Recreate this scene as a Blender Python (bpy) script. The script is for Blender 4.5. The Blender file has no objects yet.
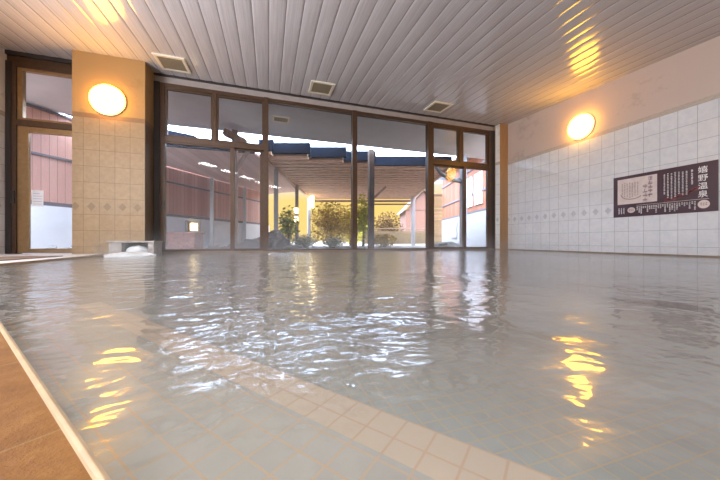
import bpy, bmesh, math, random
from mathutils import Vector, Matrix
random.seed(7)
SC = bpy.context.scene
COL = SC.collection

# ------------------------------------------------------------------ camera
FPX = 283.0                                   # focal length in pixels of a 720 px wide frame
TH = math.atan(91 / FPX)                      # camera turned to the right of the room axis
S_, C_ = math.sin(TH), math.cos(TH)
CAMZ = 0.22                                   # above the water surface (z = 0)
cam_d = bpy.data.cameras.new('camera')
cam_d.sensor_width = 36.0
cam_d.lens = FPX / 720 * 36.0
cam_d.shift_y = 1 / 720
cam_d.clip_start = 0.01
cam_d.clip_end = 400
cam = bpy.data.objects.new('camera', cam_d)
COL.objects.link(cam)
cam.location = (0, 0, CAMZ)
cam.rotation_euler = (math.pi / 2, 0, -TH)
SC.camera = cam

# ------------------------------------------------------------------ view + world
SC.view_settings.view_transform = 'Standard'
SC.view_settings.look = 'None'
SC.view_settings.gamma = 1.0
SC.view_settings.use_curve_mapping = False
SC.view_settings.exposure = 1.05
SC.cycles.use_denoising = True
SC.cycles.max_bounces = 10
SC.cycles.transparent_max_bounces = 16
SC.cycles.sample_clamp_indirect = 6.0
SC.cycles.caustics_reflective = False
SC.cycles.caustics_refractive = False


class NT:
    """little helper around a node tree"""
    def __init__(s, tree):
        s.t = tree
        s.n = tree.nodes
        s.l = tree.links

    def new(s, typ, **kw):
        nd = s.n.new(typ)
        for k, v in kw.items():
            setattr(nd, k, v)
        return nd

    def put(s, sock, v):
        if isinstance(v, bpy.types.NodeSocket):
            s.l.new(v, sock)
        elif v is not None:
            if hasattr(sock.default_value, '__len__') and not hasattr(v, '__len__'):
                v = (v, v, v)
            if hasattr(sock.default_value, '__len__') and len(sock.default_value) == 4 and len(v) == 3:
                v = (*v, 1)
            sock.default_value = v

    def math(s, op, a, b=None, c=None, clamp=False):
        nd = s.new('ShaderNodeMath', operation=op, use_clamp=clamp)
        s.put(nd.inputs[0], a)
        if b is not None: s.put(nd.inputs[1], b)
        if c is not None: s.put(nd.inputs[2], c)
        return nd.outputs[0]

    def mix(s, f, a, b, blend='MIX'):
        nd = s.new('ShaderNodeMix', data_type='RGBA', blend_type=blend)
        s.put(nd.inputs[0], f); s.put(nd.inputs[6], a); s.put(nd.inputs[7], b)
        return nd.outputs[2]

    def ramp(s, f, stops):
        nd = s.new('ShaderNodeValToRGB')
        e = nd.color_ramp.elements
        while len(e) > 1: e.remove(e[-1])
        for i, (p, c) in enumerate(stops):
            el = e[0] if i == 0 else e.new(p)
            el.position = p
            el.color = (*c, 1) if len(c) == 3 else c
        s.put(nd.inputs[0], f)
        return nd.outputs[0]

    def noise(s, vec, scale, detail=3, rough=.5):
        nd = s.new('ShaderNodeTexNoise')
        s.put(nd.inputs['Vector'], vec)
        nd.inputs['Scale'].default_value = scale
        nd.inputs['Detail'].default_value = detail
        nd.inputs['Roughness'].default_value = rough
        return nd.outputs[0]

    def xyz(s, vec):
        nd = s.new('ShaderNodeSeparateXYZ')
        s.put(nd.inputs[0], vec)
        return nd.outputs[0], nd.outputs[1], nd.outputs[2]

    def comb(s, x=0., y=0., z=0.):
        nd = s.new('ShaderNodeCombineXYZ')
        for i, v in enumerate((x, y, z)): s.put(nd.inputs[i], v)
        return nd.outputs[0]

    def scalev(s, vec, sc):
        nd = s.new('ShaderNodeVectorMath', operation='MULTIPLY')
        s.put(nd.inputs[0], vec); s.put(nd.inputs[1], sc)
        return nd.outputs[0]

    def bump(s, h, strength=.3, dist=.01):
        nd = s.new('ShaderNodeBump')
        nd.inputs['Strength'].default_value = strength
        nd.inputs['Distance'].default_value = dist
        s.put(nd.inputs['Height'], h)
        return nd.outputs[0]


world = bpy.data.worlds.new('evening_sky')
SC.world = world
world.use_nodes = True
w = NT(world.node_tree)
w.n.clear()
geo = w.new('ShaderNodeTexCoord')
wx, wy, wz = w.xyz(geo.outputs['Generated'])
elev = w.math('MAXIMUM', wz, 0.0)
sky_hi = w.ramp(elev, [(0.0, (.55, .46, .36)), (.16, (.46, .56, .72)), (.38, (.44, .58, .82)), (.75, (.62, .66, .72))])
az = w.math('ADD', w.math('MULTIPLY', wx, .407), w.math('MULTIPLY', wy, .914))
azf = w.math('SMOOTH_MIN', w.math('MAXIMUM', w.math('MULTIPLY', w.math('SUBTRACT', az, .55), 2.6), 0.0), 1.0, .1)
elf = w.math('MULTIPLY', w.math('SUBTRACT', .25, elev), 9.0, clamp=True)
gold = w.mix(w.math('MULTIPLY', azf, elf), sky_hi, (.54, .385, .11, 1))
bg = w.new('ShaderNodeBackground')
w.l.new(gold, bg.inputs[0])
bg.inputs[1].default_value = 1.0
# brighter overhead than towards the horizon
w.put(bg.inputs[1], w.math('ADD', w.math('ADD', 1.0, w.math('MULTIPLY', w.math('MULTIPLY', w.math('SUBTRACT', elev, .19), 12.0, clamp=True), 11.0)), w.math('MULTIPLY', w.math('MAXIMUM', w.math('SUBTRACT', elev, .42), 0.0), 6.0)))
wo = w.new('ShaderNodeOutputWorld')
w.l.new(bg.outputs[0], wo.inputs[0])

# added fill light, out of view at the left wall, brightens the room
ld = bpy.data.lights.new('fill_light', 'AREA')
ld.shape = 'RECTANGLE'; ld.size = 1.7; ld.size_y = 3.2
ld.energy = 225; ld.color = (.88, .93, 1.0)
lo_ = bpy.data.objects.new('fill_light', ld)
COL.objects.link(lo_)
lo_.location = (-3.82, 1.2, 1.5)
lo_.rotation_euler = (0, -math.pi / 2, 0)

# ------------------------------------------------------------------ materials
def mat(name):
    m = bpy.data.materials.new(name)
    m.use_nodes = True
    t = NT(m.node_tree)
    p = t.n['Principled BSDF']
    return m, t, p


def simple(name, col, rough=.5, metal=0., var=0., scale=8., bump=0., spec=.5, stretch=(1, 1, 1)):
    m, t, p = mat(name)
    tc = t.new('ShaderNodeTexCoord').outputs['Object']
    v = t.scalev(tc, stretch)
    n = t.noise(v, scale, 4)
    if var:
        lo = tuple(max(0, c * (1 - var)) for c in col); hi = tuple(min(1, c * (1 + var)) for c in col)
        t.put(p.inputs['Base Color'], t.ramp(n, [(.3, lo), (.7, hi)]))
    else:
        p.inputs['Base Color'].default_value = (*col, 1)
    p.inputs['Roughness'].default_value = rough
    p.inputs['Metallic'].default_value = metal
    p.inputs['Specular IOR Level'].default_value = spec
    if bump:
        t.put(p.inputs['Normal'], t.bump(n, bump, .01))
    return m


def emit(name, col, strength):
    m, t, p = mat(name)
    p.inputs['Base Color'].default_value = (*[min(1, c) for c in col], 1)
    p.inputs['Emission Color'].default_value = (*col, 1)
    p.inputs['Emission Strength'].default_value = strength
    p.inputs['Roughness'].default_value = .4
    return m


def lines(t, x, period, width, off=0.):
    """1 on a joint of the given width, repeating"""
    f = t.math('FRACT', t.math('ADD', t.math('DIVIDE', t.math('ADD', x, off), period), 100.0))
    a = t.math('MINIMUM', f, t.math('SUBTRACT', 1.0, f))
    return t.math('LESS_THAN', a, width / period / 2)


def tile_mat(name, ax, off_u, tilecol, warm, plaster, top=2.131, border=True, plaster_on=True, gloss=.14):
    """glazed 20 x 25 cm wall tile with a row of diamonds, plaster above"""
    m, t, p = mat(name)
    tc = t.new('ShaderNodeTexCoord').outputs['Object']
    x, y, z = t.xyz(tc)
    u = x if ax == 'x' else y
    ju = lines(t, u, .2, .005, off_u)
    jz = lines(t, z, .25, .005, -.131)
    joint = t.math('MAXIMUM', ju, jz)
    cellu = t.math('FLOOR', t.math('ADD', t.math('DIVIDE', t.math('ADD', u, off_u), .2), 100))
    cellz = t.math('FLOOR', t.math('ADD', t.math('DIVIDE', t.math('ADD', z, -.131), .25), 100))
    wn = t.new('ShaderNodeTexWhiteNoise', noise_dimensions='2D')
    t.put(wn.inputs['Vector'], t.comb(cellu, cellz, 0.))
    marb = t.noise(t.scalev(tc, (1, 1, 1)), 13, 5, .65)
    base = t.ramp(marb, [(.35, tilecol), (.65, warm)])
    base = t.mix(t.math('MULTIPLY', wn.outputs[0], .22), base, tuple(c * .82 for c in tilecol))
    # diamonds
    fu = t.math('SUBTRACT', t.math('FRACT', t.math('ADD', t.math('DIVIDE', t.math('ADD', u, off_u), .2), 100)), .5)
    fz = t.math('SUBTRACT', z, .756)
    dd = t.math('ADD', t.math('MULTIPLY', t.math('ABSOLUTE', fu), .2 / .054), t.math('DIVIDE', t.math('ABSOLUTE', fz), .066))
    dia = t.math('LESS_THAN', dd, 1.0)
    dn = t.noise(tc, 60, 2)
    base = t.mix(dia, base, t.ramp(dn, [(.35, tuple(c * .70 for c in tilecol)), (.65, tuple(c * .86 for c in tilecol))]))
    base = t.mix(joint, base, tuple(c * .52 for c in tilecol))
    if border:
        bd = t.math('MULTIPLY', t.math('GREATER_THAN', z, top), t.math('LESS_THAN', z, top + .07))
        bn = t.noise(t.scalev(tc, (1, 1, 3)), 30, 2)
        base = t.mix(bd, base, t.ramp(bn, [(.35, tuple(c * k for c, k in zip(tilecol, (.70, .58, .46)))), (.65, tuple(c * k for c, k in zip(tilecol, (.82, .70, .58))))]))
    if plaster_on:
        pl = t.math('GREATER_THAN', z, top + (.07 if border else 0))
        st = t.noise(t.scalev(tc, (1, 1, 1.2)), 1.7, 6, .7)
        stain = t.ramp(st, [(.56, plaster), (.66, tuple(c * .80 for c in plaster))])
        base = t.mix(pl, base, stain)
        t.put(p.inputs['Roughness'], t.math('ADD', gloss, t.math('MULTIPLY', pl, .8 - gloss)))
    else:
        p.inputs['Roughness'].default_value = .16
    t.put(p.inputs['Base Color'], base)
    h = t.math('ADD', t.math('MULTIPLY', joint, -1.0), t.math('MULTIPLY', marb, .12))
    t.put(p.inputs['Normal'], t.bump(h, .25, .004))
    return m


M = {}
M['tile_right'] = tile_mat('tile_right', 'y', .07, (.64, .63, .645), (.72, .70, .695), (.56, .43, .36))
M['tile_column_glow'] = tile_mat('tile_column_glow', 'x', .121, (.27, .165, .072), (.32, .205, .095), (.36, .21, .08), border=True, gloss=.5)  # orange lamp glow mixed into the tile and plaster colours
M['tile_left'] = tile_mat('tile_left', 'y', .0, (.80, .79, .78), (.86, .85, .83), (.84, .78, .70))


def panel_mat():
    m, t, p = mat('ceiling_panel')
    tc = t.new('ShaderNodeTexCoord').outputs['Object']
    x, y, z = t.xyz(tc)
    cell = t.math('FLOOR', t.math('ADD', t.math('DIVIDE', x, .2), 100))
    wn = t.new('ShaderNodeTexWhiteNoise', noise_dimensions='1D')
    t.put(wn.inputs['W'], cell)
    grain = t.noise(t.comb(t.math('MULTIPLY', x, 45), t.math('MULTIPLY', y, 1.2), 0.), 1.0, 5, .6)
    fine = t.noise(tc, 70, 3, .7)
    colr = t.ramp(grain, [(.3, (.52, .485, .505)), (.55, (.61, .575, .595)), (.75, (.69, .655, .675))])
    colr = t.mix(t.math('MULTIPLY', wn.outputs[0], .18), colr, (.52, .47, .46, 1))
    colr = t.mix(t.math('MULTIPLY', t.math('GREATER_THAN', fine, .6), .22), colr, (.42, .38, .38, 1))
    j = lines(t, x, .2, .007)
    colr = t.mix(j, colr, (.40, .35, .35, 1))
    j2 = lines(t, x, .05, .003)
    colr = t.mix(t.math('MULTIPLY', j2, .25), colr, (.34, .29, .28, 1))
    t.put(p.inputs['Base Color'], colr)
    t.put(p.inputs['Roughness'], t.math('ADD', .05, t.math('MULTIPLY', grain, .2)))
    ry = t.noise(t.comb(t.math('MULTIPLY', x, 9), t.math('MULTIPLY', y, 2.2), 0.), 1.0, 3)
    h = t.math('ADD', t.math('MULTIPLY', ry, .8), t.math('MULTIPLY', fine, .05))
    t.put(p.inputs['Normal'], t.bump(h, .22, .010))
    return m


M['ceiling'] = panel_mat()


def stone_mat():
    m, t, p = mat('brown_stone')
    tc = t.new('ShaderNodeTexCoord').outputs['Object']
    x, y, z = t.xyz(tc)
    # coordinates along / across the diagonal pool edge
    a = t.math('ADD', t.math('MULTIPLY', x, -.615), t.math('MULTIPLY', y, .789))
    b = t.math('ADD', t.math('MULTIPLY', x, .789), t.math('MULTIPLY', y, .615))
    big = t.noise(t.comb(t.math('MULTIPLY', a, 1.0), b, 0.), 26, 6, .72)
    fine = t.noise(tc, 330, 3, .7)
    base = t.ramp(big, [(.3, (.11, .042, .008)), (.5, (.17, .070, .015)), (.72, (.235, .11, .029))])
    base = t.mix(t.ramp(fine, [(.52, (0, 0, 0)), (.66, (.75, .75, .75))]), base, (.17, .07, .03, 1))
    j = t.math('MAXIMUM', lines(t, a, .30, .0035, -.432), lines(t, b, .30, .0035, .2))
    base = t.mix(j, base, (.19, .105, .036, 1))
    t.put(p.inputs['Base Color'], base)
    t.put(p.inputs['Roughness'], t.math('ADD', .5, t.math('MULTIPLY', big, .3)))
    p.inputs['Specular IOR Level'].default_value = .15
    t.put(p.inputs['Normal'], t.bump(t.math('ADD', t.math('MULTIPLY', fine, .5), big), .5, .003))
    return m


M['stone'] = stone_mat()
M['coping'] = simple('coping_stone', (.36, .25, .14), .3, var=.12, scale=30)


def pool_tile(name, diag, tint, grout, band=False):
    m, t, p = mat(name)
    tc = t.new('ShaderNodeTexCoord').outputs['Object']
    x, y, z = t.xyz(tc)
    if diag:
        u = t.math('ADD', t.math('MULTIPLY', x, -.615), t.math('MULTIPLY', y, .789))
        v = t.math('ADD', t.math('MULTIPLY', x, .789), t.math('MULTIPLY', y, .615))
    else:
        u, v = x, y
    j = t.math('MAXIMUM', t.math('MAXIMUM', lines(t, u, .1, .0075), lines(t, v, .1, .0075, .03)), lines(t, z, .1, .0075))
    cu = t.math('FLOOR', t.math('DIVIDE', u, .1)); cv = t.math('FLOOR', t.math('DIVIDE', t.math('ADD', v, .03), .1))
    wn = t.new('ShaderNodeTexWhiteNoise', noise_dimensions='2D')
    t.put(wn.inputs['Vector'], t.comb(cu, cv, 0.))
    nz = t.noise(tc, 9, 4)
    base = t.ramp(nz, [(.3, tuple(c * .88 for c in tint)), (.7, tuple(min(1, c * 1.1) for c in tint))])
    base = t.mix(t.math('MULTIPLY', wn.outputs[0], .25), base, tuple(c * .72 for c in tint))
    base = t.mix(j, base, grout)
    if band:
        bnd = t.math('GREATER_THAN', v, .695)
        edge = t.mix(j, (.60, .40, .22, 1), (.56, .30, .11, 1))
        base = t.mix(bnd, base, edge)
    t.put(p.inputs['Base Color'], base)
    p.inputs['Roughness'].default_value = .5
    return m


M['bench_tile'] = pool_tile('bench_tile', True, (.34, .315, .245), (.47, .28, .12), band=True)
M['pool_tile'] = pool_tile('pool_tile', False, (.26, .31, .27), (.42, .31, .14))


def water_mat():
    m, t, p = mat('bath_water')
    t.n.remove(p)
    out = t.n['Material Output']
    tc = t.new('ShaderNodeTexCoord').outputs['Object']
    x, y, z = t.xyz(tc)
    warp = t.noise(tc, 1.3, 2)
    v1 = t.comb(t.math('ADD', x, t.math('MULTIPLY', warp, .5)), y, 0.)
    # ripples spread from the spout in the far left corner: stronger there
    dx = t.math('ADD', x, 2.0); dy = t.math('SUBTRACT', y, 5.2)
    dist = t.math('SQRT', t.math('ADD', t.math('MULTIPLY', dx, dx), t.math('MULTIPLY', dy, dy)))
    amp = t.math('ADD', .25, t.math('MULTIPLY', t.math('SUBTRACT', 1.0, t.math('DIVIDE', dist, 6.5), clamp=True), 1.3))
    n1 = t.noise(v1, 2.6, 2, .5)
    n2 = t.noise(t.scalev(v1, (1., 1.25, 1)), 7.5, 2, .55)
    n3 = t.noise(v1, 19, 2, .5)
    h = t.math('ADD', t.math('ADD', t.math('MULTIPLY', n1, .022), t.math('MULTIPLY', n2, .0135)), t.math('MULTIPLY', n3, .0040))
    h = t.math('MULTIPLY', h, amp)
    bp = t.new('ShaderNodeBump')
    bp.inputs['Strength'].default_value = 1.0
    bp.inputs['Distance'].default_value = 1.0
    t.put(bp.inputs['Height'], h)
    nrm = bp.outputs[0]
    gl = t.new('ShaderNodeBsdfGlossy'); gl.inputs['Roughness'].default_value = .045
    t.put(gl.inputs['Normal'], nrm)
    gl.inputs['Color'].default_value = (1, 1, 1, 1)
    g2 = t.new('ShaderNodeBsdfGlossy'); g2.inputs['Roughness'].default_value = .16
    t.put(g2.inputs['Normal'], nrm); g2.inputs['Color'].default_value = (1, 1, 1, 1)
    gmx = t.new('ShaderNodeMixShader'); gmx.inputs[0].default_value = .5
    t.l.new(gl.outputs[0], gmx.inputs[1]); t.l.new(g2.outputs[0], gmx.inputs[2])
    tr = t.new('ShaderNodeBsdfTransparent'); tr.inputs['Color'].default_value = (.95, .945, .91, 1)
    # minerals held in the hot spring water make it slightly cloudy
    df = t.new('ShaderNodeBsdfDiffuse'); df.inputs['Color'].default_value = (.72, .675, .61, 1)
    mx0 = t.new('ShaderNodeMixShader')
    lw = t.new('ShaderNodeLayerWeight'); lw.inputs['Blend'].default_value = .5
    cloud = t.math('ADD', .10, t.math('MULTIPLY', t.noise(tc, 2.2, 4), .22))
    t.put(mx0.inputs[0], cloud)
    t.l.new(tr.outputs[0], mx0.inputs[1]); t.l.new(df.outputs[0], mx0.inputs[2])
    fr = t.new('ShaderNodeFresnel'); fr.inputs['IOR'].default_value = 1.52
    t.put(fr.inputs['Normal'], nrm)
    mx = t.new('ShaderNodeMixShader')
    t.l.new(fr.outputs[0], mx.inputs[0])
    t.l.new(mx0.outputs[0], mx.inputs[1]); t.l.new(gmx.outputs[0], mx.inputs[2])
    t.l.new(mx.outputs[0], out.inputs[0])
    return m


M['water'] = water_mat()


def glass_mat(name, haze=0.0):
    m, t, p = mat(name)
    t.n.remove(p)
    out = t.n['Material Output']
    gl = t.new('ShaderNodeBsdfGlossy'); gl.inputs['Roughness'].default_value = .01
    tr = t.new('ShaderNodeBsdfTransparent'); tr.inputs['Color'].default_value = (.97, .98, .98, 1)
    df = t.new('ShaderNodeBsdfTranslucent'); df.inputs['Color'].default_value = (.85, .85, .88, 1)
    tc = t.new('ShaderNodeTexCoord').outputs['Object']
    x, y, z = t.xyz(tc)
    mx0 = t.new('ShaderNodeMixShader')
    # steam film: thicker towards the bottom of the pane
    film = t.math('ADD', haze * .5, t.math('MULTIPLY', t.math('SUBTRACT', 1.0, t.math('DIVIDE', t.math('ADD', z, .0), .75), clamp=True), haze * 1.5))
    film = t.math('MULTIPLY', film, t.math('ADD', .6, t.math('MULTIPLY', t.noise(tc, 3.0, 4), .8)))
    t.put(mx0.inputs[0], film)
    t.l.new(tr.outputs[0], mx0.inputs[1]); t.l.new(df.outputs[0], mx0.inputs[2])
    fr = t.new('ShaderNodeFresnel'); fr.inputs['IOR'].default_value = 1.42
    mx = t.new('ShaderNodeMixShader')
    t.l.new(fr.outputs[0], mx.inputs[0]); t.l.new(mx0.outputs[0], mx.inputs[1]); t.l.new(gl.outputs[0], mx.inputs[2])
    t.l.new(mx.outputs[0], out.inputs[0])
    return m


M['glass'] = glass_mat('window_glass', .06)
M['glass_steamed'] = glass_mat('steamed_glass', .16)
M['bronze'] = simple('bronze_aluminium', (.085, .046, .026), .4, .2, var=.15, scale=20)
M['brass'] = simple('gold_aluminium', (.33, .21, .10), .33, .45, var=.12, scale=20)
M['dark'] = simple('dark_rubber', (.035, .028, .025), .5)
M['white_board'] = simple('white_board', (.66, .64, .64), .4, var=.05)
M['pilaster'] = simple('tan_wood', (.38, .22, .10), .4, var=.12, scale=6, stretch=(8, 8, .6))
M['plaster'] = simple('cream_plaster', (.82, .74, .66), .7, var=.06, scale=3)
M['header'] = simple('header_board', (.36, .31, .29), .5, var=.08)
M['soffit'] = simple('grey_soffit', (.70, .70, .74), .7, var=.04, scale=3)
M['cream_metal'] = simple('cream_vent_metal', (.80, .72, .58), .45)
M['grille'] = simple('dull_vent_grille', (.26, .21, .14), .5)
M['sill'] = simple('dark_sill', (.22, .15, .10), .3, var=.2)
M['grey_stone'] = simple('spout_stone', (.33, .29, .26), .5, var=.3, scale=14, bump=.5)
M['foam'] = simple('white_foam', (.92, .94, .96), .5, var=.04, scale=20)
M['paper'] = simple('white_paper', (.86, .88, .93), .7)
M['print'] = simple('grey_print', (.45, .48, .55), .7)
M['mat'] = simple('brown_mat', (.20, .14, .10), .8, var=.3, scale=60)


def globe_mat():
    m, t, p = mat('lamp_globe')
    t.n.remove(p)
    e = t.new('ShaderNodeEmission')
    e.inputs[0].default_value = (1.0, .47, .030, 1)
    e.inputs[1].default_value = 16.0
    t.l.new(e.outputs[0], t.n['Material Output'].inputs[0])
    return m


M['globe'] = globe_mat()
M['tube_light'] = emit('tube_diffuser', (.92, .95, 1.0), 26.0)

# ------------------------------------------------------------------ geometry helpers
WLOC = {}


class B:
    def __init__(s):
        s.bm = bmesh.new()

    def box(s, x0, x1, y0, y1, z0, z1):
        vs = [s.bm.verts.new((x, y, z)) for z in (z0, z1) for x, y in ((x0, y0), (x1, y0), (x1, y1), (x0, y1))]
        for f in ((3, 2, 1, 0), (4, 5, 6, 7), (0, 1, 5, 4), (1, 2, 6, 5), (2, 3, 7, 6), (3, 0, 4, 7)):
            s.bm.faces.new([vs[i] for i in f])
        return s

    def bar(s, p, q, wd, ht, up=(0, 0, 1)):
        """rectangular bar from p to q"""
        p, q = Vector(p), Vector(q)
        d = (q - p).normalized()
        up = Vector(up)
        if abs(d.dot(up)) > .99: up = Vector((S_, C_, 0))
        r = d.cross(up).normalized()
        u = r.cross(d).normalized()
        vs = []
        for c in (p, q):
            for a, b in ((-1, -1), (1, -1), (1, 1), (-1, 1)):
                vs.append(s.bm.verts.new(c + r * a * wd / 2 + u * b * ht / 2))
        for f in ((0, 1, 2, 3), (7, 6, 5, 4), (0, 4, 5, 1), (1, 5, 6, 2), (2, 6, 7, 3), (3, 7, 4, 0)):
            s.bm.faces.new([vs[i] for i in f])
        bmesh.ops.recalc_face_normals(s.bm, faces=s.bm.faces)
        return s

    def tube(s, pts, rads, seg=12):
        rings = []
        for i, p in enumerate(pts):
            p = Vector(p)
            a = Vector(pts[max(i - 1, 0)]); b = Vector(pts[min(i + 1, len(pts) - 1)])
            d = (b - a).normalized()
            ref = Vector((0, 0, 1)) if abs(d.z) < .9 else Vector((1, 0, 0))
            u = d.cross(ref).normalized(); v = d.cross(u).normalized()
            r = rads[i] if hasattr(rads, '__len__') else rads
            rings.append([s.bm.verts.new(p + (u * math.cos(k * 2 * math.pi / seg) + v * math.sin(k * 2 * math.pi / seg)) * r) for k in range(seg)])
        for a, b in zip(rings, rings[1:]):
            for k in range(seg):
                s.bm.faces.new((a[k], a[(k + 1) % seg], b[(k + 1) % seg], b[k]))
        s.bm.faces.new(rings[0][::-1]); s.bm.faces.new(rings[-1])
        bmesh.ops.recalc_face_normals(s.bm, faces=s.bm.faces)
        return s

    def prism(s, poly, z0, z1):
        """poly of (x,y) counter-clockwise; z0/z1 numbers or lists per vertex"""
        n = len(poly)
        a = z0 if hasattr(z0, '__len__') else [z0] * n
        b = z1 if hasattr(z1, '__len__') else [z1] * n
        lo = [s.bm.verts.new((x, y, a[i])) for i, (x, y) in enumerate(poly)]
        hi = [s.bm.verts.new((x, y, b[i])) for i, (x, y) in enumerate(poly)]
        s.bm.faces.new(lo[::-1]); s.bm.faces.new(hi)
        for i in range(n):
            s.bm.faces.new((lo[i], lo[(i + 1) % n], hi[(i + 1) % n], hi[i]))
        bmesh.ops.recalc_face_normals(s.bm, faces=s.bm.faces)
        return s

    def lathe(s, prof, c, axis, seg=40):
        """prof of (radius, distance along axis)"""
        axis = Vector(axis).normalized()
        ref = Vector((0, 0, 1)) if abs(axis.z) < .9 else Vector((1, 0, 0))
        u = axis.cross(ref).normalized(); v = axis.cross(u).normalized()
        c = Vector(c)
        rings = []
        for r, h in prof:
            if r < 1e-6:
                rings.append([s.bm.verts.new(c + axis * h)])
            else:
                rings.append([s.bm.verts.new(c + axis * h + (u * math.cos(k * 2 * math.pi / seg) + v * math.sin(k * 2 * math.pi / seg)) * r) for k in range(seg)])
        for a, b in zip(rings, rings[1:]):
            for k in range(seg):
                if len(a) == 1 and len(b) == 1: break
                if len(a) == 1: s.bm.faces.new((a[0], b[(k + 1) % seg], b[k]))
                elif len(b) == 1: s.bm.faces.new((a[k], a[(k + 1) % seg], b[0]))
                else: s.bm.faces.new((a[k], a[(k + 1) % seg], b[(k + 1) % seg], b[k]))
        bmesh.ops.recalc_face_normals(s.bm, faces=s.bm.faces)
        return s

    def blob(s, c, rx, ry, rz, sub=3, amp=.2, seed=0, freq=2.0, squash=None):
        from mathutils import noise
        r = bmesh.ops.create_icosphere(s.bm, subdivisions=sub, radius=1.0)
        for v in r['verts']:
            n = noise.noise(v.co * freq + Vector((seed * 7.1, seed * 3.3, seed))) * amp
            n += noise.noise(v.co * freq * 2.7 + Vector((seed, seed * 9.3, 2))) * amp * .4
            k = 1 + n
            v.co = Vector((v.co.x * rx * k, v.co.y * ry * k, v.co.z * rz * k)) + Vector(c)
            if squash is not None and v.co.z < squash: v.co.z = squash
        return s

    def leaves(s, c, rx, ry, rz, n, size, seed=0, shell=.5):
        rnd = random.Random(seed)
        c = Vector(c)
        for _ in range(n):
            while True:
                d = Vector((rnd.uniform(-1, 1), rnd.uniform(-1, 1), rnd.uniform(-1, 1)))
                if 0.05 < d.length <= 1: break
            d = d.normalized() * (shell + (1 - shell) * rnd.random())
            p = c + Vector((d.x * rx, d.y * ry, d.z * rz))
            a = Vector((rnd.uniform(-1, 1), rnd.uniform(-1, 1), rnd.uniform(-.6, .6))).normalized()
            b = a.cross(Vector((rnd.uniform(-1, 1), rnd.uniform(-1, 1), rnd.uniform(-1, 1)))).normalized()
            l = size * rnd.uniform(.6, 1.4); wd = l * .45
            vs = [s.bm.verts.new(p - a * l / 2), s.bm.verts.new(p + b * wd / 2 + a * .1 * l), s.bm.verts.new(p + a * l / 2), s.bm.verts.new(p - b * wd / 2 + a * .1 * l)]
            s.bm.faces.new(vs)
        return s

    def build(s, name, m, parent=None, smooth=False, bevel=0.):
        me = bpy.data.meshes.new(name)
        off = Vector(WLOC.get(parent.name, (0, 0, 0))) if parent else Vector((0, 0, 0))
        if parent:
            bmesh.ops.translate(s.bm, verts=s.bm.verts, vec=-off)
        s.bm.to_mesh(me); s.bm.free()
        if smooth:
            for p in me.polygons: p.use_smooth = True
        me.materials.append(m)
        o = bpy.data.objects.new(name, me)
        COL.objects.link(o)
        if parent:
            o.parent = parent
            WLOC[o.name] = tuple(off)
        if bevel:
            b = o.modifiers.new('bevel', 'BEVEL'); b.width = bevel; b.segments = 2; b.limit_method = 'ANGLE'
        return o


def tag(o, label=None, cat=None, group=None, kind=None):
    if label: o['label'] = label
    if cat: o['category'] = cat
    if group: o['group'] = group
    if kind: o['kind'] = kind
    return o


def thing(name, loc, label, cat, group=None, kind=None):
    o = bpy.data.objects.new(name, None)
    o.empty_display_size = .1
    COL.objects.link(o)
    o.location = loc
    WLOC[o.name] = tuple(loc)
    return tag(o, label, cat, group, kind)


def struct(name, b, m, label=None, cat=None, **kw):
    o = b.build(name, m, **kw)
    return tag(o, label, cat, None, 'structure')


def copy_tree(o, parent=None):
    c = o.copy()
    COL.objects.link(c)
    if parent: c.parent = parent
    for ch in list(o.children): copy_tree(ch, c)
    return c


def cr(r, d, z=0.):
    """point given to the right of / ahead of the camera stand"""
    return Vector((r * C_ + d * S_, -r * S_ + d * C_, z))


# ------------------------------------------------------------------ room shell
XL, XR, YG, YP, YB = -3.86, 5.72, 5.86, 5.45, -4.0
def zc(y): return 3.165 - .055 * (YG - y)

# pool outline (inside edge of the coping)
PA, PB, PC, PD = (-2.37, YG), (-2.2, 2.95), (1.5, -1.797), (XR, -1.797)

struct('wall_right', B().box(XR, XR + .2, YB, 6.1, -.9, 3.4), M['tile_right'],
       'long white tiled wall with a sign, pinkish plaster above the tiles', 'wall')
struct('wall_left', B().box(XL - .2, XL, YB, 5.95, -.9, 3.4), M['tile_left'],
       'white tiled wall end at the left edge beside the glass door', 'wall')
struct('wall_rear', B().box(XL - .2, XR + .2, YB - .2, YB, -.9, 3.4), M['plaster'])
struct('wall_column', B().box(-2.858, -1.919, YP, 5.95, -.9, 3.4), M['tile_column_glow'],
       'broad tiled column lit by its wall lamp, the orange glow also put into its colour, between door and windows', 'wall')
struct('wall_pilaster', B().box(5.47, XR, 5.636, 5.95, -.9, 3.4), M['pilaster'],
       'narrow tan pilaster in the corner right of the windows', 'wall')

# ceiling: crowned planks running towards the windows
b = B()
n = int(round((XR + .1 - (XL - .1)) / .2)) + 1
x0 = math.floor((XL - .1) / .2) * .2
for i in range(n):
    xa = x0 + i * .2
    prof = [(0.002, .0015), (.006, .0), (.03, -.0015), (.065, -.0025), (.1, -.003), (.135, -.0025), (.17, -.0015), (.194, 0), (.198, .0015)]
    rows = []
    for yy in (YB - .1, -1, 1, 2.5, 4, 5.0, YG + .04):
        rows.append([b.bm.verts.new((xa + px, yy, zc(yy) + pz)) for px, pz in prof])
    for r0, r1 in zip(rows, rows[1:]):
        for k in range(len(prof) - 1):
            b.bm.faces.new((r0[k], r1[k], r1[k + 1], r0[k + 1]))
b.build('ceiling', M['ceiling'], smooth=True)
tag(bpy.data.objects['ceiling'], 'pale planked ceiling sloping up towards the windows', 'ceiling', None, 'structure')
struct('ceiling_backing', B().prism([(XL - .3, YB - .2), (XR + .3, YB - .2), (XR + .3, YG + .05), (XL - .3, YG + .05)],
                                  [zc(YB - .2) + .02, zc(YB - .2) + .02, zc(YG) + .02, zc(YG) + .02], 3.45), M['dark'])

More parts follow.
